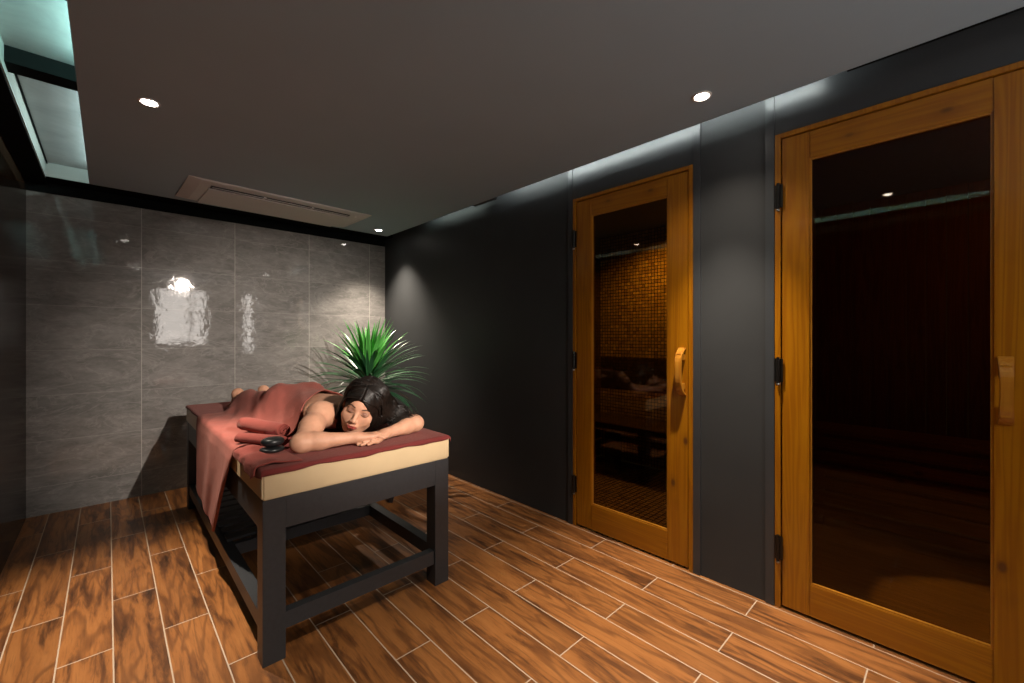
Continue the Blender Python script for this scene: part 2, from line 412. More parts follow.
for i in range(6): 
    bm = bmesh.new(); box(bm, (-.26, -.98, .07 + i * .088), (-.235, .93, .07 + i * .088 + .068)); build('front_slat', bm, 'sauna_slat', b, bevel=.004)
for i in range(4):
    bm = bmesh.new(); box(bm, (-.26 + i * .085, -.98, .60), (-.26 + i * .085 + .07, .93, .625)); build('seat_slat', bm, 'sauna_slat', b, bevel=.004)
for yy in (-.9, -.1, .8): bx('post', (-.234, yy, 0), (-.19, yy + .05, .60), 'sauna_slat', b)
for yy in (-.9, -.1, .8): bx('brace', (-.19, yy, .555), (.08, yy + .04, .60), 'sauna_slat', b)

# ------------------------------------------------------------------ lights
def light(name, typ, loc, energy, color, parent=None, **kw):
    l = bpy.data.lights.new(name, typ); l.energy = energy; l.color = color
    for k, v_ in kw.items(): setattr(l, k, v_)
    o = bpy.data.objects.new(name, l); COL.objects.link(o); o.location = loc
    if parent: o.parent = parent
    return o
WARM = (1, .86, .70)
def downlight(x, y, label, E, ang=60, blend=.7, spill=12):
    d = empty('downlight', (x, y, H)); tag(d, label, 'ceiling light', 'recessed ceiling downlights')
    bm = bmesh.new(); lathe(bm, [(.040, -.0005), (.040, -.004), (.034, -.006), (.028, -.003), (.028, -.0005)], 32); build('trim_ring', bm, 'white_ring', d, True)
    bm = bmesh.new(); lathe(bm, [(.0275, -.001), (.024, -.0055), (.0, -.008)], 32); build('lens', bm, 'lamp_glow', d, True)
    light('spot_beam', 'SPOT', (0, 0, -.016), E, WARM, d, spot_size=math.radians(ang), spot_blend=blend, shadow_soft_size=.022)
    light('spot_spill', 'SPOT', (0, 0, -.017), spill, WARM, d, spot_size=math.radians(112), spot_blend=1, shadow_soft_size=.024)
    return d
downlight(.133, 2.487, 'round recessed downlight left of the air conditioner, above the plank floor', 290, 54, .9, 4)
downlight(1.871, .766, 'round recessed downlight in the ceiling between the two glazed doors', 235, 62, 1.0, 30)
downlight(1.917, 3.90, 'small-looking recessed downlight in the far corner above the potted plant', 240, 92, 1.0, 4)
downlight(.30, .35, 'recessed downlight overhead, nearest the front of the room', 120, 100, 1.0, 30)
# spotlight on the rear wall of the room, aimed down the room
sp = empty('wall_spotlight', (.99, YF + .02, 2.19)); tag(sp, 'black adjustable spotlight high on the rear wall, shining down the room', 'spotlight')
bm = bmesh.new(); lathe(bm, [(0, -.02), (.04, -.02), (.04, 0), (0, 0)], 24); m_ = Matrix.Rotation(-PI / 2, 4, 'X'); bmesh.ops.transform(bm, matrix=m_, verts=bm.verts); build('wall_plate', bm, 'black_paint', sp, True)
bm = bmesh.new(); lathe(bm, [(0, -.07), (.03, -.07), (.036, .03), (.032, .03), (.028, .01), (0, .01)], 24); bmesh.ops.transform(bm, matrix=Matrix.Translation((0, .09, 0)) @ Matrix.Rotation(-PI / 2 - .23, 4, 'X'), verts=bm.verts); build('lamp_head', bm, 'black_paint', sp, True)
so = light('spot_beam', 'SPOT', (0, .14, -.012), 930, (1, .88, .77), sp, spot_size=math.radians(34), spot_blend=.9, shadow_soft_size=.012)
tgt = Vector((1.12, 3.6, .90)) - Vector((.99, YF + .16, 2.18)); so.rotation_euler = tgt.to_track_quat('-Z', 'Y').to_euler()

def led(name, label, a, b, E, color, rot, w=.008):
    """slim LED profile lying on the slab, with its real lamp"""
    c = ((a[0] + b[0]) / 2, (a[1] + b[1]) / 2, a[2]); L = abs(b[1] - a[1])
    d = empty(name, (c[0], c[1], H + .02)); tag(d, label, 'light strip')
    bx('channel', (-.010, -L / 2, 0.0), (.010, L / 2, a[2] - H - .02 - .004), 'aircon_plastic', d)
    o = light('strip_lamp', 'AREA', (0, 0, a[2] - H - .02 + .002), E, color, d, shape='RECTANGLE', size=w, size_y=L)
    o.rotation_euler = rot
    return d
TEAL = (.55, 1.0, .90)
led('light_strip', 'hidden light strip washing the upper edge of the door wall', (2.035, .42, 2.352), (2.035, 2.38, 2.352), 6.5, (.88, .97, .93), (0, -1.25, 0))
led('light_strip', 'short hidden light strip near the far corner of the door wall', (2.065, 2.72, 2.33), (2.065, 3.40, 2.33), .8, (.85, 1.0, .9), (0, -1.1, 0))
led('light_strip', 'hidden teal light strip along the open ceiling recess on the left', (.02, -.6, 2.33), (.02, 2.48, 2.33), 27, TEAL, (0, 2.15, 0))
led('light_strip', 'hidden pale light strip in the far half of the ceiling recess', (.02, 2.72, 2.33), (.02, 4.0, 2.33), 5.5, (.74, .95, .89), (0, 2.15, 0))
light('steam_lamp', 'SPOT', (3.30, 1.80, 2.235), 42, (1, .74, .35), shadow_soft_size=.03, spot_size=math.radians(150), spot_blend=.9)
light('sauna_lamp', 'POINT', (3.0, -.7, 2.05), 5, (1, .6, .3), shadow_soft_size=.04)
light('sauna_wedge_fill', 'SPOT', (2.66, -.18, 2.15), 60, (1, .80, .45), shadow_soft_size=.02, spot_size=math.radians(26), spot_blend=.3)  # added spot without a fixture, throws the bright wedge on the sauna floor
# bracket at the slab edge
tag(bx('ceiling_bracket', (2.1055, 2.42, 2.273), (2.145, 2.68, 2.29), 'black_paint'), 'small black bracket sticking out at the ceiling edge over the door wall', 'bracket')
# the little clip near door_2 where the strip ends
struct(bx('trim_12', (2.106, YF, 2.273), (2.125, .30, 2.30), 'border_paint'))

# ------------------------------------------------------------------ air conditioner
ac = empty('air_conditioner', (1.0, 3.74, H), math.radians(2.0)); tag(ac, 'long beige ceiling cassette air conditioner near the tiled wall', 'air conditioner')
bm = bmesh.new()
# curved plate: profile across y, lengthwise x
prof = [(-.292, -.001), (-.288, -.012), (-.20, -.020), (0, -.024), (.20, -.020), (.272, -.010), (.276, -.001)]
n = 18; rows = []
for i in range(n + 1):
    s = -1 + 2 * i / n; x = .632 * s; ins = .012 * abs(s) ** 6
    e = 1 - .65 * max(0, abs(s) - .93) / .07
    rows.append([bm.verts.new((x - (.01 if s < 0 else 0) * 0, y_ * (1 - ins * 0), z_ * (e if z_ < -.002 else 1))) for y_, z_ in prof])
for A, B in zip(rows, rows[1:]):
    for k in range(len(prof) - 1): bm.faces.new((A[k], A[k + 1], B[k + 1], B[k]))
    bm.faces.new((A[-1], A[0], B[0], B[-1]))
bm.faces.new(rows[0]); bm.faces.new(rows[-1][::-1])
build('housing', bm, 'aircon_plastic', ac, False)
bx('outlet_slot', (-.50, -.225, -.0235), (.47, -.180, -.0165), 'aircon_dark', ac)
bm = bmesh.new(); box(bm, (-.49, -.210, -.0262), (.46, -.203, -.0200)); build('louvre', bm, 'aircon_plastic', ac)
for xx in (-.17, .17):
    bx('louvre_clip', (xx - .008, -.226, -.0262), (xx + .008, -.178, -.0200), 'aircon_plastic', ac)
bx('intake_panel', (-.505, -.165, -.0285), (.50, .245, -.021), 'aircon_plastic', ac, .003)
bm = bmesh.new(); lathe(bm, [(.011, 0), (.010, -.004), (0, -.005)], 16, (.525, -.205, -.0195)); build('indicator', bm, 'white_ring', ac)

# ------------------------------------------------------------------ massage table
TX0, TX1, TY0, TY1 = .412, 1.238, 1.762, 3.83; ZF = .615; ZT = .722
tb = empty('massage_table', ((TX0 + TX1) / 2, (TY0 + TY1) / 2, 0)); tag(tb, 'dark grey wooden massage table with a thick cream padded top', 'massage table')
ox, oy = (TX0 + TX1) / 2, (TY0 + TY1) / 2
def tbx(name, a, b, m='table_paint', bevel=.0012, parent=tb): return bx(name, (a[0] - ox, a[1] - oy, a[2]), (b[0] - ox, b[1] - oy, b[2]), m, parent, bevel)
LG = .078
for xa in (TX0, TX1 - LG):
    for ya in (TY0, TY1 - LG): tbx('leg', (xa, ya, 0), (xa + LG, ya + LG, ZF - .001))
AZ = .495
tbx('apron', (TX0 + LG, TY0, AZ), (TX1 - LG, TY0 + .03, ZF - .001)); tbx('apron', (TX0 + LG, TY1 - .03, AZ), (TX1 - LG, TY1 - .002, ZF - .001))
tbx('apron', (TX0 + .002, TY0 + LG, AZ), (TX0 + .03, TY1 - LG, ZF - .001)); tbx('apron', (TX1 - .03, TY0 + LG, AZ), (TX1 - .002, TY1 - LG, ZF - .001))
tbx('tabletop', (TX0 + .03, TY0 + .03, ZF - .02), (TX1 - .03, TY1 - .03, ZF - .001))
RZ0, RZ1 = .105, .17
tbx('lower_rail', (TX0 + LG, TY0 + .010, RZ0), (TX1 - LG, TY0 + .05, RZ1)); tbx('lower_rail', (TX0 + LG, TY1 - .05, RZ0), (TX1 - LG, TY1 - .01, RZ1))
tbx('lower_rail', (TX0 + .005, TY0 + LG, RZ0), (TX0 + .055, TY1 - LG, RZ1)); tbx('lower_rail', (TX1 - .055, TY0 + LG, RZ0), (TX1 - .005, TY1 - LG, RZ1))
bxm = bmesh.new(); sy = 2.56
tbx('shelf_rail', (TX0 + .055, sy - .03, RZ0 + .005), (TX1 - .055, sy, RZ1 - .001))
yy = sy + .02
while yy < TY1 - .09:
    tbx('shelf_slat', (TX0 + .03, yy, RZ1 + .0005), (TX1 - .03, yy + .07, RZ1 + .014)); yy += .105
bm = bmesh.new(); box(bm, (TX0 - .003 - ox, TY0 - .004 - oy, ZF), (TX1 + .003 - ox, TY1 + .004 - oy, ZT)); build('mattress', bm, 'cream_vinyl', tb, False, .007, 4)

# low black stool behind the table (only its feet show)
stl = empty('stool', (1.69, 3.0, 0)); tag(stl, 'low black stool behind the massage table, only its tapered feet showing', 'stool')
bm = bmesh.new(); lathe(bm, [(0, .315), (.15, .315), (.165, .325), (.165, .345), (.155, .355), (0, .357)], 36); build('seat', bm, 'pot_black', stl, True)
for (dx, dy) in ((-.185, -.115), (.19, -.14), (0, .22)):
    bm = bmesh.new(); tube(bm, [(dx, dy, 0), (dx * .62, dy * .62, .155), (dx * .35, dy * .35, .314)], [.019, .026, .032], 12); build('leg', bm, 'pot_black', stl, True)

# ------------------------------------------------------------------ implicit bodies
def nets(F, xs, ys, zs):
    ins = F < 0
    c = np.zeros(tuple(s - 1 for s in F.shape), np.uint8)
    for i in (0, 1):
        for j in (0, 1):
            for k in (0, 1):
                c += ins[i:ins.shape[0] - 1 + i, j:ins.shape[1] - 1 + j, k:ins.shape[2] - 1 + k]
    I, J, K = np.nonzero((c > 0) & (c < 8)); n = len(I)
    idx = -np.ones(c.shape, np.int32); idx[I, J, K] = np.arange(n)
    acc = np.zeros((n, 3)); cnt = np.zeros(n)
    cor = [(i, j, k) for i in (0, 1) for j in (0, 1) for k in (0, 1)]
    for a in cor:
        for b in cor:
            if sum(b) - sum(a) != 1 or any(b[q] < a[q] for q in range(3)): continue
            fa = F[I + a[0], J + a[1], K + a[2]]; fb = F[I + b[0], J + b[1], K + b[2]]
            m = (fa < 0) != (fb < 0); tt = np.where(m, fa / np.where(m, fa - fb, 1), 0)
            pa = np.stack([xs[I + a[0]], ys[J + a[1]], zs[K + a[2]]], 1); pb = np.stack([xs[I + b[0]], ys[J + b[1]], zs[K + b[2]]], 1)
            acc += np.where(m[:, None], pa + (pb - pa) * tt[:, None], 0); cnt += m
    V = acc / cnt[:, None]; Fs = []
    for ax in range(3):
        sl0 = [slice(None)] * 3; sl1 = [slice(None)] * 3; sl0[ax] = slice(0, -1); sl1[ax] = slice(1, None)
        A = ins[tuple(sl0)]; B = ins[tuple(sl1)]; E = np.argwhere(A != B)
        o1, o2 = [(1, 2), (2, 0), (0, 1)][ax]
        ok = (E[:, o1] > 0) & (E[:, o2] > 0) & (E[:, o1] < F.shape[o1] - 1) & (E[:, o2] < F.shape[o2] - 1); E = E[ok]
        def cell(d1, d2):
            e = E.copy(); e[:, o1] -= d1; e[:, o2] -= d2; return idx[e[:, 0], e[:, 1], e[:, 2]]
        q = np.stack([cell(1, 1), cell(0, 1), cell(0, 0), cell(1, 0)], 1)
        fl = ~A[E[:, 0], E[:, 1], E[:, 2]]; q[fl] = q[fl][:, ::-1]; Fs.append(q)
    Q = np.concatenate(Fs); Q = Q[(Q >= 0).all(1)]
    return V, Q
class Field:
    def __init__(s, xs, ys, zs):
        s.a = [np.asarray(q, np.float32) for q in (xs, ys, zs)]; s.F = np.full([len(q) for q in s.a], .5, np.float32)
    def sub(s, lo, hi):
        sl = []
        for q in range(3):
            i0 = np.searchsorted(s.a[q], lo[q]); i1 = np.searchsorted(s.a[q], hi[q]); sl.append(slice(max(0, i0), max(i0 + 1, i1)))
        g = np.meshgrid(*[s.a[q][sl[q]] for q in range(3)], indexing='ij', sparse=True)
        return tuple(sl), g
    def comb(s, sl, d, k, op):
        f = s.F[sl]
        if op == 'sub': f = -f
        if k > 0:
            h = np.maximum(k - np.abs(f - d), 0) / k; r = np.minimum(f, d) - h * h * k * .25
        else: r = np.minimum(f, d)
        s.F[sl] = -r if op == 'sub' else r
    def cap(s, a, b, ra, rb, k=.01, op='add', sq=None):
        a = np.array(a, float); b = np.array(b, float); R = max(ra, rb) + k * 1.3 + .015
        sl, g = s.sub(np.minimum(a, b) - R, np.maximum(a, b) + R)
        ab = b - a; L = max(1e-9, float(ab @ ab))
        tt = np.clip(sum((g[q] - a[q]) * ab[q] for q in range(3)) / L, 0, 1)
        d = np.sqrt(sum((g[q] - a[q] - tt * ab[q]) ** 2 for q in range(3))) - (ra + (rb - ra) * tt)
        s.comb(sl, d, k, op)
    def ell(s, c, r, k=.01, R=None, op='add'):
        c = np.array(c, float); r = np.array(r, float); m = r.max() * 1.25 + k * 2 + .015
        R = np.eye(3) if R is None else np.array(R)   # rows = local axes
        sl, g = s.sub(c - m, c + m)
        p = [g[q] - c[q] for q in range(3)]
        l = [(R[q][0] * p[0] + R[q][1] * p[1] + R[q][2] * p[2]) / r[q] for q in range(3)]
        k0 = np.sqrt(l[0] ** 2 + l[1] ** 2 + l[2] ** 2) + 1e-6
        k1 = np.sqrt((l[0] / r[0]) ** 2 + (l[1] / r[1]) ** 2 + (l[2] / r[2]) ** 2) + 1e-6
        s.comb(sl, k0 * (k0 - 1) / k1, k, op)

# head frame (local x = image right, y = up the face, z = out of the face)
cr, sr = .7242, -.6896
Rim = np.array([cr, sr, 0.]); cdir = np.array([-.402, -.915, 0.])
fwd = cdir - Rim * .22 + np.array([0, 0, -.16]); fwd /= np.linalg.norm(fwd)
up = np.array([0, 0, 1.]) * math.cos(math.radians(23)) + Rim * math.sin(math.radians(23))
up -= fwd * (up @ fwd); up /= np.linalg.norm(up); rgt = np.cross(up, fwd)
HC = np.array([.880, 1.982, .874]); HS = 1.10; HR = np.stack([rgt, up, fwd])
def hl(x, y, z): return HC + HS * (rgt * x + up * y + fwd * z)
def HE(Fd, c, r, k, op='add'): Fd.ell(hl(*c), [q * HS for q in r], k, HR, op)
def HCp(Fd, a, b, ra, rb, k, op='add'): Fd.cap(hl(*a), hl(*b), ra * HS, rb * HS, k, op)

ys = list(np.arange(1.775, 2.12, .0026)); 
while ys[-1] < 3.72: ys.append(ys[-1] + min(.0085, .0026 + (ys[-1] - 2.12) * .03))
B = Field(np.arange(.50, 1.215, .0026), ys, np.arange(.724, 1.06, .0026))
# torso
B.ell((.885, 2.36, .815), (.155, .24, .085), .03)
B.cap((.755, 2.15, .835), (1.02, 2.15, .835), .055, .055, .05)
B.ell((.87, 2.58, .81), (.128, .20, .078), .06)
B.ell((.845, 2.80, .815), (.165, .16, .088), .06)
B.ell((.765, 2.83, .845), (.085, .10, .078), .04); B.ell((.925, 2.83, .845), (.085, .10, .078), .04)
# legs and feet
for hip, kn, an, he, to in (((.765, 2.85, .805), (.695, 3.16, .790), (.660, 3.42, .792), (.655, 3.455, .828), (.640, 3.50, .742)),
                            ((.925, 2.85, .805), (.885, 3.20, .790), (.835, 3.50, .792), (.832, 3.535, .828), (.83, 3.585, .742))):
    B.cap(hip, kn, .082, .056, .04); B.cap(kn, an, .055, .034, .03)
    mid = tuple((kn[q] * .65 + an[q] * .35) + (0, 0, .012)[q] for q in range(3)); B.ell(mid, (.052, .10, .052), .03)
    B.cap(an, he, .033, .034, .02); B.cap(he, to, .034, .022, .02)
    B.ell((to[0], to[1], to[2]), (.042, .018, .018), .012)
# shoulders / arms
RSH, REL, RWR = (.742, 2.115, .848), (.596, 1.925, .770), (.805, 1.872, .768)
LSH, LEL, LWR = (1.045, 2.125, .84), (1.150, 1.935, .775), (.960, 1.876, .762)
for S, E_, W in ((RSH, REL, RWR), (LSH, LEL, LWR)):
    B.ell(S, (.062, .062, .058), .04)
    mid = tuple((S[q] * .5 + E_[q] * .5) + (0, 0, .006)[q] for q in range(3))
    B.cap(S, mid, .054, .047, .035); B.cap(mid, E_, .047, .038, .03)
    B.ell(E_, (.040, .038, .036), .02)
    m2 = tuple(E_[q] * .68 + W[q] * .32 for q in range(3)); B.cap(E_, m2, .038, .037, .02); B.cap(m2, W, .037, .0235, .02)
# neck
B.cap(hl(0, -.05, -.055), (.885, 2.15, .845), .052, .058, .03)
B.cap(hl(.02, -.07, -.02), (.90, 2.10, .81), .042, .055, .03)
# hands: palm + four fingers + thumb
def hand(W, dirv, side, zt, curl, spread=.35, L=1.0):
    W = np.array(W); d = np.array(dirv, float); d /= np.linalg.norm(d)
    sd = np.cross([0, 0, 1.], d) * side; sd /= np.linalg.norm(sd)
    k0 = W + d * .078 + np.array([0, 0, zt])
    B.cap(W, W + d * .02, .0235, .022, .012)
    for i, o in enumerate((-.026, -.009, .009, .026)):
        kn = k0 + sd * o + d * (.004 if abs(o) < .02 else -.004)
        B.cap(W + sd * o * .55 + d * .012, kn, .0165, .0120, .012)
        ln = (.060, .068, .064, .050)[i] * L
        a = d + sd * (o * spread * 8); a /= np.linalg.norm(a)
        p1 = kn + a * ln * .45 + np.array([0, 0, .002]); p2 = kn + a * ln * .78 + np.array([0, 0, -.007 * curl]); p3 = kn + a * ln + np.array([0, 0, -.014 * curl])
        B.cap(kn, p1, .0098, .0088, .003); B.cap(p1, p2, .0088, .0080, .002); B.cap(p2, p3, .0080, .0068, .002)
    t0 = W + d * .022 - sd * .024; t1 = W + d * .050 - sd * .044; t2 = W + d * .072 - sd * .052
    B.cap(t0, t1, .014, .0105, .010); B.cap(t1, t2 + np.array([0, 0, -.004]), .0105, .0080, .003)
hand(LWR, (-1, -.22, 0), 1, -.020, .2, .12)          # lower hand, pointing to image left
hand(RWR, (1, -.10, 0), -1, -.002, .9, .16)       # upper hand, laid over the left wrist
# head
HE(B, (0, .040, -.040), (.074, .095, .093), .0)
HE(B, (0, .030, .010), (.062, .075, .070), .02)
HE(B, (0, -.035, .012), (.054, .070, .062), .02)
HE(B, (0, -.078, .036), (.026, .024, .026), .025)      # chin
for s in (-1, 1):
    HE(B, (s * .040, -.022, .038), (.024, .028, .026), .02)   # cheeks
    HCp(B, (s * .052, -.045, -.005), (s * .020, -.082, .030), .018, .016, .02)   # jaw
    HE(B, (s * .030, .014, .083), (.017, .010, .011), .008, 'sub')    # socket
    HE(B, (s * .030, .008, .061), (.0150, .0115, .0130), .003)     # lid over eyeball
    HCp(B, (s * .016, .028, .070), (s * .045, .026, .052), .007, .006, .010)   # brow
    HE(B, (s * .0105, -.028, .083), (.0075, .0065, .0085), .005)    # nostril wing
    HE(B, (s * .073, .002, -.012), (.008, .028, .018), .006)       # ear
    HE(B, (s * .078, .004, -.008), (.005, .016, .009), .003, 'sub')
HCp(B, (0, .020, .070), (0, -.020, .089), .0065, .0088, .010)
HE(B, (0, -.024, .091), (.0085, .0075, .0085), .005)
HCp(B, (0, -.036, .078), (0, -.044, .077), .005, .005, .006)
HE(B, (0, -.052, .070), (.024, .016, .012), .010)     # mouth mound
for s in (-1, 1):
    HCp(B, (s * .004, -.0490, .0835), (s * .019, -.0525, .0735), .0042, .0024, .003)
HCp(B, (-.011, -.0585, .0800), (.011, -.0585, .0800), .0052, .0052, .004)
HCp(B, (-.020, -.0535, .079), (.020, -.0535, .079), .0014, .0014, .0015, 'sub')
V, Q = nets(B.F, *[a.astype(float) for a in B.a])
# relax once or twice (keeps shape, removes net stepping)
def relax(V, Q, it, lam):
    e = np.concatenate([Q[:, [0, 1]], Q[:, [1, 2]], Q[:, [2, 3]], Q[:, [3, 0]]])
    for _ in range(it):
        s = np.zeros_like(V); c = np.zeros(len(V))
        for a_, b_ in ((0, 1), (1, 0)):
            for q in range(3): s[:, q] += np.bincount(e[:, a_], V[e[:, b_], q], len(V))
            c += np.bincount(e[:, a_], minlength=len(V))
        V = V + lam * (s / np.maximum(c, 1)[:, None] - V)
    return V
V = relax(V, Q, 2, .5)
me = bpy.data.meshes.new('person'); me.from_pydata(V.tolist(), [], Q.tolist())
for p in me.polygons: p.use_smooth = True
person = link('person', me, 'skin'); tag(person, 'person with long dark hair lying face down, head resting on crossed hands, back bare', 'person')
# paint attribute in head-local coordinates
Lc = ((V - HC) / HS) @ HR.T
pc = np.zeros((len(V), 4)); x_, y_, z_ = Lc[:, 0], Lc[:, 1], Lc[:, 2]; ax_ = np.abs(x_); front = (z_ > .035) & (z_ < .105) & (y_ > -.10)
def paint(mask, col): 
    m = mask[:, None]; c = np.array([*col, 1.0]); w = m * 1.0
    pc[:, :3] = pc[:, :3] * (1 - w) + c[:3] * w; pc[:, 3] = np.maximum(pc[:, 3], mask)
def soft(d, r, f): return np.clip((r - d) / f, 0, 1)
# blush and lid shadow
paint(front * soft(np.hypot((ax_ - .040) / 1.3, y_ + .020), .020, .02) * .35, (.60, .24, .17))
paint(front * soft(np.hypot((ax_ - .031) / 1.7, (y_ - .012)), .0105, .006) * .8, (.15, .060, .045))
lashy = .0015 + .006 * ((ax_ - .031) / .016) ** 2
paint(front * soft(np.abs(y_ - lashy), .0026, .0016) * soft(np.abs(ax_ - .031), .018, .004), (.012, .008, .007))
browy = .0295 + .004 * np.clip((ax_ - .014) / .02, 0, 1) - .008 * np.clip((ax_ - .034) / .016, 0, 1.5)
paint(front * soft(np.abs(y_ - browy), .0042, .002) * soft(np.abs(ax_ - .031), .0195, .004) * .95, (.022, .012, .009))
lip = soft(np.abs(y_ + .0540) - .0075 * np.sqrt(np.clip(1 - (x_ / .023) ** 2, 0, 1)), .0005, .0015) * (ax_ < .023)
paint(front * lip * .95, (.24, .030, .028))
paint(front * soft(np.hypot(ax_ - .0065, y_ + .0325), .0030, .0015) * .8, (.10, .03, .02))
ca = me.color_attributes.new('paint', 'FLOAT_COLOR', 'POINT'); ca.data.foreach_set('color', pc.astype(np.float32).ravel())

# hair: scalp mass + locks
Hf = Field(np.arange(.72, 1.26, .004), np.arange(1.82, 2.28, .004), np.arange(.735, 1.08, .004))
HE(Hf, (0, .036, -.040), (.079, .103, .098), .0)
HE(Hf, (.03, .055, -.03), (.068, .076, .084), .02)
HE(Hf, (.070, .00, -.035), (.040, .085, .060), .03)
HE(Hf, (-.050, -.05, -.065), (.038, .08, .045), .03)
HE(Hf, (0, .030, .008), (.068, .084, .080), .015); HE(Hf, (0, -.040, .070), (.066, .088, .085), .008, 'sub'); HE(Hf, (-.006, .010, .085), (.040, .052, .050), .010, 'sub'); HE(Hf, (0, -.06, .03), (.064, .06, .08), .01, 'sub')
HE(Hf, (-.082, -.01, .01), (.022, .035, .030), .008, 'sub')
Hf.ell((1.00, 1.985, .865), (.065, .060, .070), .04)
Hf.ell((1.06, 1.965, .835), (.060, .045, .042), .04)
hv, hq = nets(Hf.F, *[a.astype(float) for a in Hf.a]); hv = relax(hv, hq, 2, .5)
hv += (RS.rand(*hv.shape) - .5) * .002
bm = bmesh.new(); mv = [bm.verts.new(p) for p in hv]
for q in hq: bm.faces.new([mv[i] for i in q])
def crom(P, n):
    P = [2 * P[0] - P[1]] + list(P) + [2 * P[-1] - P[-2]]; out = []
    for i in range(1, len(P) - 2):
        for k in range(n):
            tt = k / n; a, b_, c, d = P[i - 1], P[i], P[i + 1], P[i + 2]
            out.append(.5 * (2 * b_ + (c - a) * tt + (2 * a - 5 * b_ + 4 * c - d) * tt * tt + (3 * b_ - a - 3 * c + d) * tt ** 3))
    out.append(P[-2]); return out
U = lambda a, b_: RS.uniform(a, b_)
HELL = [((0, .036, -.040), (.079, .103, .098)), ((.03, .055, -.03), (.068, .076, .084)), ((0, .030, .008), (.068, .084, .080)), ((.070, .0, -.035), (.040, .085, .060)), ((-.05, -.05, -.065), (.038, .08, .045))]
WELL = [((1.00, 1.985, .865), (.065, .060, .070)), ((1.06, 1.965, .835), (.060, .045, .042))]
def push(p):
    l = ((np.array(p) - HC) / HS) @ HR.T; ex = RS.uniform(.0, .0022)
    for c, rr in HELL:
        c = np.array(c); rr = np.array(rr) + ex; q = (l - c) / rr; n = np.linalg.norm(q)
        if n < 1: l = c + q / max(n, .15) * rr
    p = HC + HS * (l @ HR)
    for c, rr in WELL:
        c = np.array(c); rr = np.array(rr) + .002 + ex; q = (p - c) / rr; n = np.linalg.norm(q)
        if n < 1: p = c + q / max(n, .15) * rr
    return p
for i in range(620):
    if i % 5 == 4 or i % 5 == 2 and i % 2:
        sd = 1 if RS.rand() < .55 else -1; a0 = U(0, 1)
        P = [hl(-.004 + sd * U(0, .004), .118 - .050 * a0, .045 + .030 * a0), hl(sd * U(.030, .036), .100 - .038 * a0, .050 + .020 * a0), hl(sd * .062, .060 - .010 * a0, .035 + .012 * a0), hl(sd * U(.078, .084), .010, U(.0, .02)),
             hl(sd * U(.080, .088), -.045, U(-.03, .005)), hl(sd * U(.070, .085), -.085, U(-.04, -.01))]
    elif i % 4:
        z0 = U(-.10, .045); zz = U(-.07, .03)
        P = [hl(U(-.02, .01), .127 + U(-.01, .003) - 7 * max(0, z0 + .02) ** 2 * 1.0, z0 * .8 - .01), hl(.062 + U(-.01, .008), .098 + U(-.02, .012) - 4 * z0 * z0, z0 * .9),
             hl(.090 + U(-.012, .010), .02 + U(-.02, .02), zz), np.array([.985 + U(-.03, .03), 1.975 + U(-.045, .04), .885 + U(-.02, .02)]),
             np.array([1.03 + U(-.04, .05), 1.955 + U(-.03, .04), .845 + U(-.03, .03)])]
        e = P[-1]; ph = U(0, 6.3); cr_ = U(.008, .016); ex = U(.00, .12)
        for q in range(1, 6): P.append(e + np.array([ex * q / 5 + cr_ * math.cos(ph + q * .95), -.012 * q / 5 + .5 * cr_ * math.sin(ph + q), -.008 * q + cr_ * math.sin(ph + q * .95)]))
    else:
        z0 = U(-.10, .03)
        P = [hl(U(-.01, .02), .127 + U(-.01, .003), z0 * .8 - .01), hl(-.060 + U(-.01, .008), .100 + U(-.015, .012) - 4 * z0 * z0, z0 * .9 - .01),
             hl(-.084 + U(-.006, .006), .045 + U(-.01, .01), U(-.08, -.02)), hl(-.080 + U(-.006, .006), -.02 + U(-.01, .01), U(-.085, -.045)),
             hl(-.068 + U(-.02, .01), -.08 + U(-.02, .01), U(-.075, -.04)), hl(-.055 + U(-.02, .02), -.12 + U(-.02, .01), U(-.06, -.03))]
    P = [np.maximum(p, [-9, -9, .742]) for p in P]
    pts = [np.maximum(push(p), [-9, -9, .742]) for p in crom(P, 6)]; n = len(pts); r0 = U(.0028, .0055)
    tube(bm, [tuple(p) for p in pts], [r0 * (1 - .75 * (k / n) ** 2) for k in range(n)], 5, .6)
hair = build('hair', bm, 'hair', person, True)

# ------------------------------------------------------------------ flat towel over the mattress
def towel_z(x, y): return ZT + .004
def sheet():
    nx, ny = 150, 300; P = np.zeros((nx, ny, 3))
    ax0, ax1 = TX0 - .006, TX1 + .006; ay0, ay1 = TY0 - .008, TY1 + .007
    for i in range(nx):
        for j in range(ny):
            s = i / (nx - 1); q = j / (ny - 1)
            ovL = .004 + .026 * math.exp(-((q - .05) / .06) ** 2) + .002 * math.sin(40 * q); ovR = .018 + .004 * math.sin(31 * q)
            ovN = .010 + .003 * math.sin(17 * s) + .002 * math.sin(41 * s + 1); ovF = .012
            def edge(tt, a0, a1, o0, o1):
                L = (a1 - a0) + o0 + o1; d = tt * L - o0
                if d < 0: return a0, -d
                if d > a1 - a0: return a1, d - (a1 - a0)
                return a0 + d, 0
            x, dzx = edge(s, ax0, ax1, ovL, ovR); y, dzy = edge(q, ay0, ay1, ovN, ovF)
            rd = min(x - ax0, ax1 - x, y - ay0, ay1 - y); rr = .012
            z = ZT + .006 - (dzx + dzy) - (rr - math.sqrt(max(0, rr * rr - (rr - min(rd, rr)) ** 2))) * .6
            z += .0010 * math.sin(x * 37 + 3 * math.sin(y * 9)) * math.sin(y * 23 + x * 11)
            P[i, j] = (x, y, z)
    return P
o = grid_mesh('bath_towel', sheet(), 'towel_red', None, .004); tag(o, 'dark red terry towel spread flat over the whole padded table top', 'towel')

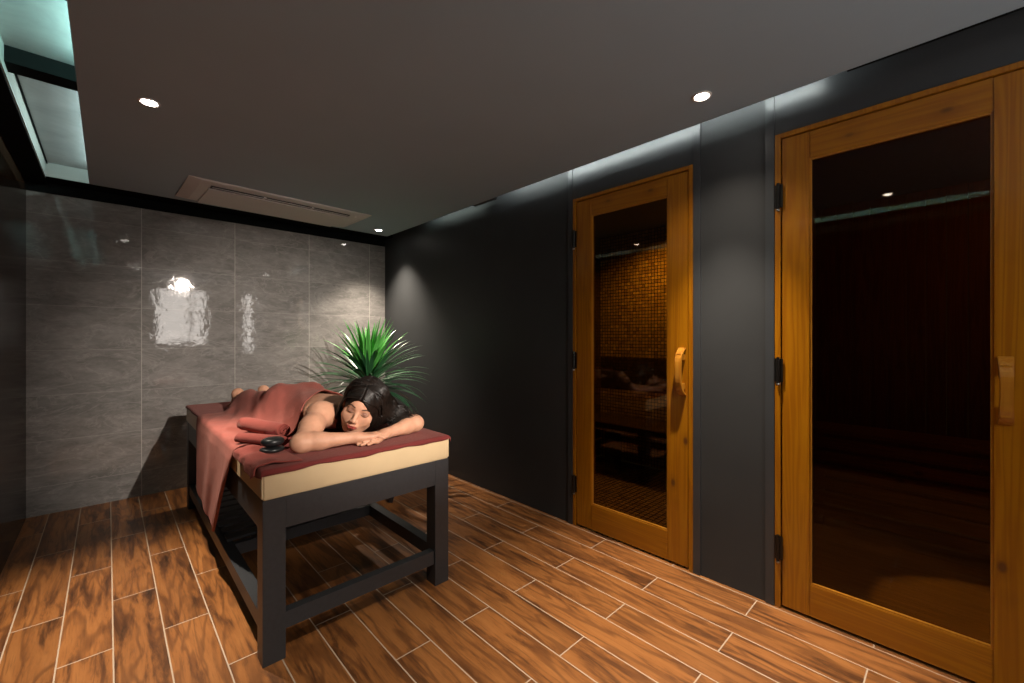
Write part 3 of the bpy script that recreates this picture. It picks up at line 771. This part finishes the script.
# ------------------------------------------------------------------ blanket over legs and back
gx = np.arange(.40, 1.20, .01); gy = np.arange(2.10, 3.66, .01)
def top_surface():
    Hh = np.full((len(gx), len(gy)), ZT + .010)
    xs_, ys_, zs_ = [a.astype(float) for a in B.a]
    for i, x in enumerate(gx):
        if x < xs_[0]: continue
        xi = min(len(xs_) - 1, np.searchsorted(xs_, x))
        for j, y in enumerate(gy):
            yi = min(len(ys_) - 1, np.searchsorted(ys_, y)); c = np.nonzero(B.F[xi, yi] < .002)[0]
            if len(c) and x < 1.12: Hh[i, j] = max(Hh[i, j], zs_[c[-1]] + .011)
    return Hh
H0 = top_surface(); Hc = H0.copy()
arm = (gx[:, None] < .73) & (gy[None, :] < 2.22); H0[arm] = ZT + .01; Hc = H0.copy()
def blur(A):
    A = np.pad(A, 1, mode='edge'); return (A[:-2, 1:-1] + A[2:, 1:-1] + A[1:-1, :-2] + A[1:-1, 2:] + 2 * A[1:-1, 1:-1]) / 6
for _ in range(60): Hc = np.maximum(blur(Hc), H0)
for _ in range(3): Hc = blur(Hc)
Hc = np.maximum(Hc, H0 - .001)
def hz(x, y):
    fx = np.clip((x - gx[0]) / .01, 0, len(gx) - 1.001); fy = np.clip((y - gy[0]) / .01, 0, len(gy) - 1.001)
    i, j = int(fx), int(fy); a, b_ = fx - i, fy - j
    return (Hc[i, j] * (1 - a) + Hc[i + 1, j] * a) * (1 - b_) + (Hc[i, j + 1] * (1 - a) + Hc[i + 1, j + 1] * a) * b_
def blanket():
    NY, NX = 230, 170; P = np.zeros((NY, NX, 3)); xe = TX0 - .010
    for j in range(NY):
        q = j / (NY - 1)
        for i in range(NX):
            s = i / (NX - 1)
            # width coordinate w: metres from right edge
            top_w = 1.145 - xe; drop = .47 - .01 * math.sin(7 * q)
            drop += .02 - .10 * max(0, q - .3)
            Lw = top_w + drop; w = s * Lw
            if w <= top_w:
                x = 1.145 - w
                yn = 2.24 + .26 * np.clip((x - .62) / .28, 0, 1) - .05 * np.clip((x - .95) / .2, 0, 1) - .06 * np.clip((.62 - x) / .2, 0, 1); yf = 3.24 + .09 * np.clip((x - .45) / .2, 0, 1)
                y = yn + (yf - yn) * q
                z = hz(x, y)
                hump = np.clip((z - ZT - .012) / .12, 0, 1)
                dg = (x - .4) * .85 - (y - 2.2) * .30
                f = .0075 * math.sin(dg * 62 + 1.5 * math.sin(y * 5)) + .003 * math.sin(dg * 118 + 2 + y * 4)
                f += .0035 * math.sin((y + .2 * x) * 44) * (1 - hump)
                edgef = np.clip(w / .06, 0, 1)
                z += (f + .0060) * (.35 + .9 * hump * (1 - hump) * 2) * edgef + .0012
                # round over mattress edge
                d = x - xe
                if d < .02: z -= (.02 - math.sqrt(max(0, .0004 - (.02 - d) ** 2))) * .6
                if q < .03: z += .004 * (1 - q / .03)
            else:
                d = w - top_w; t_ = d / max(drop, .01)
                yn = 2.18 + d * .62 + .45 * d * d; yf = 3.24 - .02 * t_
                y = yn + (yf - yn) * q
                fold = .002 + (.004 + .0045 * t_) * (1.1 + math.sin(q * 2 * PI * 2.6 + .5 * math.sin(d * 9)) * .8 + .12 * math.sin(q * 31)) * (1 - .45 * max(0, t_ - .6) / .4)
                if q < .14: fold += .010 * (1 - q / .14) * min(1, t_ * 3) * math.sin(q / .14 * PI * 1.5 + .4)
                x = xe - min(1, d / .05) * fold - .002
                z = ZT + .002 - d + .006 * 0
                y += .010 * math.sin(q * 2 * PI * 3.4 + 1.2) * t_
            P[j, i] = (x, y, z)
    return P
o = grid_mesh('blanket', blanket(), 'blanket_red', None, .005); tag(o, 'dusty red blanket draped over the lying person and down the side of the table', 'blanket')

# ------------------------------------------------------------------ rolled towels
def roll(name, a, b, R, flat, label):
    a = Vector(a); b = Vector(b); d = (b - a); L = d.length; e = empty(name, a.lerp(b, .5) - Vector((0, 0, R * flat)), math.atan2(d.y, d.x))
    tag(e, label, 'towel', 'rolled hand towels on the table')
    turns = 4.2; n = 130; m = 26
    P = np.zeros((n, m, 3))
    for i in range(n):
        th = i / (n - 1) * turns * 2 * PI; r = R * (.10 + .88 * (i / (n - 1)))
        for j in range(m):
            s = j / (m - 1); x = -L / 2 + L * s + .004 * math.sin(th * .7) * (1 if s > .5 else -1) * (abs(s - .5) * 2)
            wob = 1 + .02 * math.sin(9 * s + th)
            soft_ = 1 - .10 * (abs(s - .5) * 2) ** 8
            P[i, j] = (x, r * wob * soft_ * math.cos(-th + PI * .3), r * wob * soft_ * flat * math.sin(-th + PI * .3) + R * flat)
    grid_mesh('rolled_cloth', P, 'roll_red', e, .0042)
    bm = bmesh.new(); N = 40
    for sgn in (-1, 1):
        pass
    # inner core so that the gaps between turns are closed
    lx = L / 2 - .018
    A = [bm.verts.new((-lx, .90 * R * math.cos(2 * PI * k / N), .90 * R * flat * math.sin(2 * PI * k / N) + R * flat)) for k in range(N)]
    C_ = [bm.verts.new((lx, .90 * R * math.cos(2 * PI * k / N), .90 * R * flat * math.sin(2 * PI * k / N) + R * flat)) for k in range(N)]
    for k in range(N): bm.faces.new((A[k], A[(k + 1) % N], C_[(k + 1) % N], C_[k]))
    bm.faces.new(A[::-1]); bm.faces.new(C_)
    build('towel_core', bm, 'roll_inner', e, True)
    return e
roll('rolled_towel', (.492, 2.49, .785), (.592, 2.155, .785), .036, .95, 'rolled red towel lying beside the bare shoulder, its spiral end showing')
roll('rolled_towel', (.432, 2.262, .762), (.560, 2.045, .762), .029, .80, 'flatter rolled red towel just behind the black stones')
# folded hand towel lying over the near left corner
def fold():
    n, m = 90, 60; P = np.zeros((n, m, 3)); xe = TX0 - .016
    for i in range(n):
        q = i / (n - 1); y = 1.785 + .36 * q
        for j in range(m):
            s = j / (m - 1)
            Wt = .16 - .02 * q; Ls = .020 + .022 * math.exp(-((q - .25) / .22) ** 2) + .006 * math.sin(q * 16)
            w = s * (Wt + Ls)
            ruf = .006 * math.exp(-((w - Wt * .62) / .03) ** 2) * (1 + math.sin(q * 15)) + .004 * math.sin(q * 12 + 2.2) * s
            if w < Wt: x = xe + Wt - w; z = ZT + .0135 + ruf - (.006 * max(0, 1 - (Wt - w) / .012) ** 2)
            else: x = xe - .004 * math.sin(min(1, (w - Wt) / .02) * PI / 2) - .004 * math.sin(q * 21); z = ZT + .0075 + ruf - (w - Wt)
            yy = y + .015 * math.sin(s * 2.5) * (1 - 2 * q)
            P[i, j] = (x, yy, z)
    return P
o = grid_mesh('hand_towel', fold(), 'roll_red', None, .006); tag(o, 'lighter red hand towel over the near left table corner, under the stones', 'towel')

# ------------------------------------------------------------------ massage stones
def stone(c, rx, ry, rz, label):
    bm = bmesh.new(); bmesh.ops.create_uvsphere(bm, u_segments=32, v_segments=18, radius=1)
    for v_ in bm.verts:
        x, y, z = v_.co; z = math.copysign(abs(z) ** .8, z); k = (1 - abs(z) ** 2.6) ** .4 if abs(z) < 1 else 0
        r = math.hypot(x, y) or 1
        v_.co = (rx * x / r * k * (1 + .02 * math.sin(3 * math.atan2(y, x))), ry * y / r * k, rz * z)
    o = build('massage_stone', bm, 'stone', None, True); o.location = c; tag(o, label, 'stone', 'black massage stones'); return o
stone((.497, 1.975, .7525), .047, .043, .0120, 'lower of the two flat black massage stones, resting on the red towel')
stone((.500, 1.978, .7835), .044, .041, .0185, 'upper, thicker of the two stacked black massage stones')

# ------------------------------------------------------------------ potted plant
pl = empty('potted_plant', (1.60, 3.45, 0)); tag(pl, 'spiky green plant with long arching leaves in the far corner behind the table', 'plant')
bm = bmesh.new(); lathe(bm, [(0, 0), (.13, 0), (.135, .01), (.165, .40), (.175, .42), (.165, .425), (.155, .40), (.15, .38)], 40); build('pot', bm, 'pot_black', pl, True)
bm = bmesh.new(); lathe(bm, [(.152, .375), (.08, .383), (0, .386)], 30); build('soil', bm, 'soil', pl, True)
bm = bmesh.new(); tube(bm, [(0, 0, .37), (.01, .0, .55), (-.005, .005, .75), (0, 0, .93)], [.030, .026, .026, .034], 12); build('trunk', bm, 'trunk', pl, True)
leaf_id = 0
def leaf(az, el, L, w, droop, z0, col):
    bm = bmesh.new(); n = 14; p = Vector((.02 * math.cos(az), .02 * math.sin(az), z0)); rows = []
    side = Vector((-math.sin(az), math.cos(az), 0)); e = el
    cl = bm.verts.layers.float_color.new('leafc')
    for i in range(n + 1):
        s = i / n; wd = w * (.45 + 1.6 * s) if s < .25 else w * (.85 + .15 * math.cos((s - .25) * 2)) * (1 - ((s - .25) / .75) ** 2.2) + .0006
        d = Vector((math.cos(az) * math.cos(e), math.sin(az) * math.cos(e), math.sin(e))); nrm = side.cross(d)
        r = [bm.verts.new(p + side * (wd * k) - nrm * (wd * .35 * abs(k) * -1)) for k in (-1, -.5, 0, .5, 1)]
        for k, v_ in enumerate(r):
            g = (.8 if k == 2 else 1.0) * (1.15 if k in (0, 4) else 1.0); v_[cl] = (col[0] * g, col[1] * g, col[2] * g, 1)
        rows.append(r); p = p + d * (L / n); e -= droop / n * (.4 + 1.2 * s)
        # stay off walls and table
        p.x = min(p.x, .58); p.z = max(p.z, .45 if p.x > -.30 else .80)
    for A, C_ in zip(rows, rows[1:]):
        for k in range(4): bm.faces.new((A[k], A[k + 1], C_[k + 1], C_[k]))
    build('leaf', bm, 'leaf', pl, True)
for i in range(130):
    k = i / 129; az = i * 2.39996 + RS.uniform(-.2, .2)
    el = math.radians(84 - 92 * k ** 1.05 + RS.uniform(-6, 6)); L = RS.uniform(.43, .50) + .05 * min(1, k * 2)
    if 2.6 < (az % (2 * PI)) < 4.6 : L *= .98
    wv = RS.uniform(.014, .020); g = RS.uniform(.8, 1.15) 
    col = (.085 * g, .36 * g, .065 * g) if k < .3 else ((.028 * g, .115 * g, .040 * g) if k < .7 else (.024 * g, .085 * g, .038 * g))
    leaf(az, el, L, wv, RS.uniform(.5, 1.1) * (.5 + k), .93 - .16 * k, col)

# ------------------------------------------------------------------ world, camera
w = bpy.data.worlds.new('world'); SC.world = w; w.use_nodes = True
w.node_tree.nodes['Background'].inputs[0].default_value = (.9, .95, 1, 1); w.node_tree.nodes['Background'].inputs[1].default_value = .02
cam = bpy.data.cameras.new('camera'); co = bpy.data.objects.new('camera', cam); COL.objects.link(co); SC.camera = co
cam.sensor_width = 36; cam.lens = 424 / 1024 * 36; cam.clip_start = .02
co.location = (0, 0, 1.22); co.rotation_euler = (PI / 2, 0, -math.atan2(404, 424)); cam.shift_y = -(337.3 - 341.5) / 1024 * -1
vs = SC.view_settings; vs.view_transform = 'Standard'; vs.look = 'None'; vs.gamma = 1; vs.use_curve_mapping = False; vs.exposure = 0.0
SC.cycles.use_denoising = True; SC.cycles.max_bounces = 10; SC.cycles.sample_clamp_indirect = 4.0
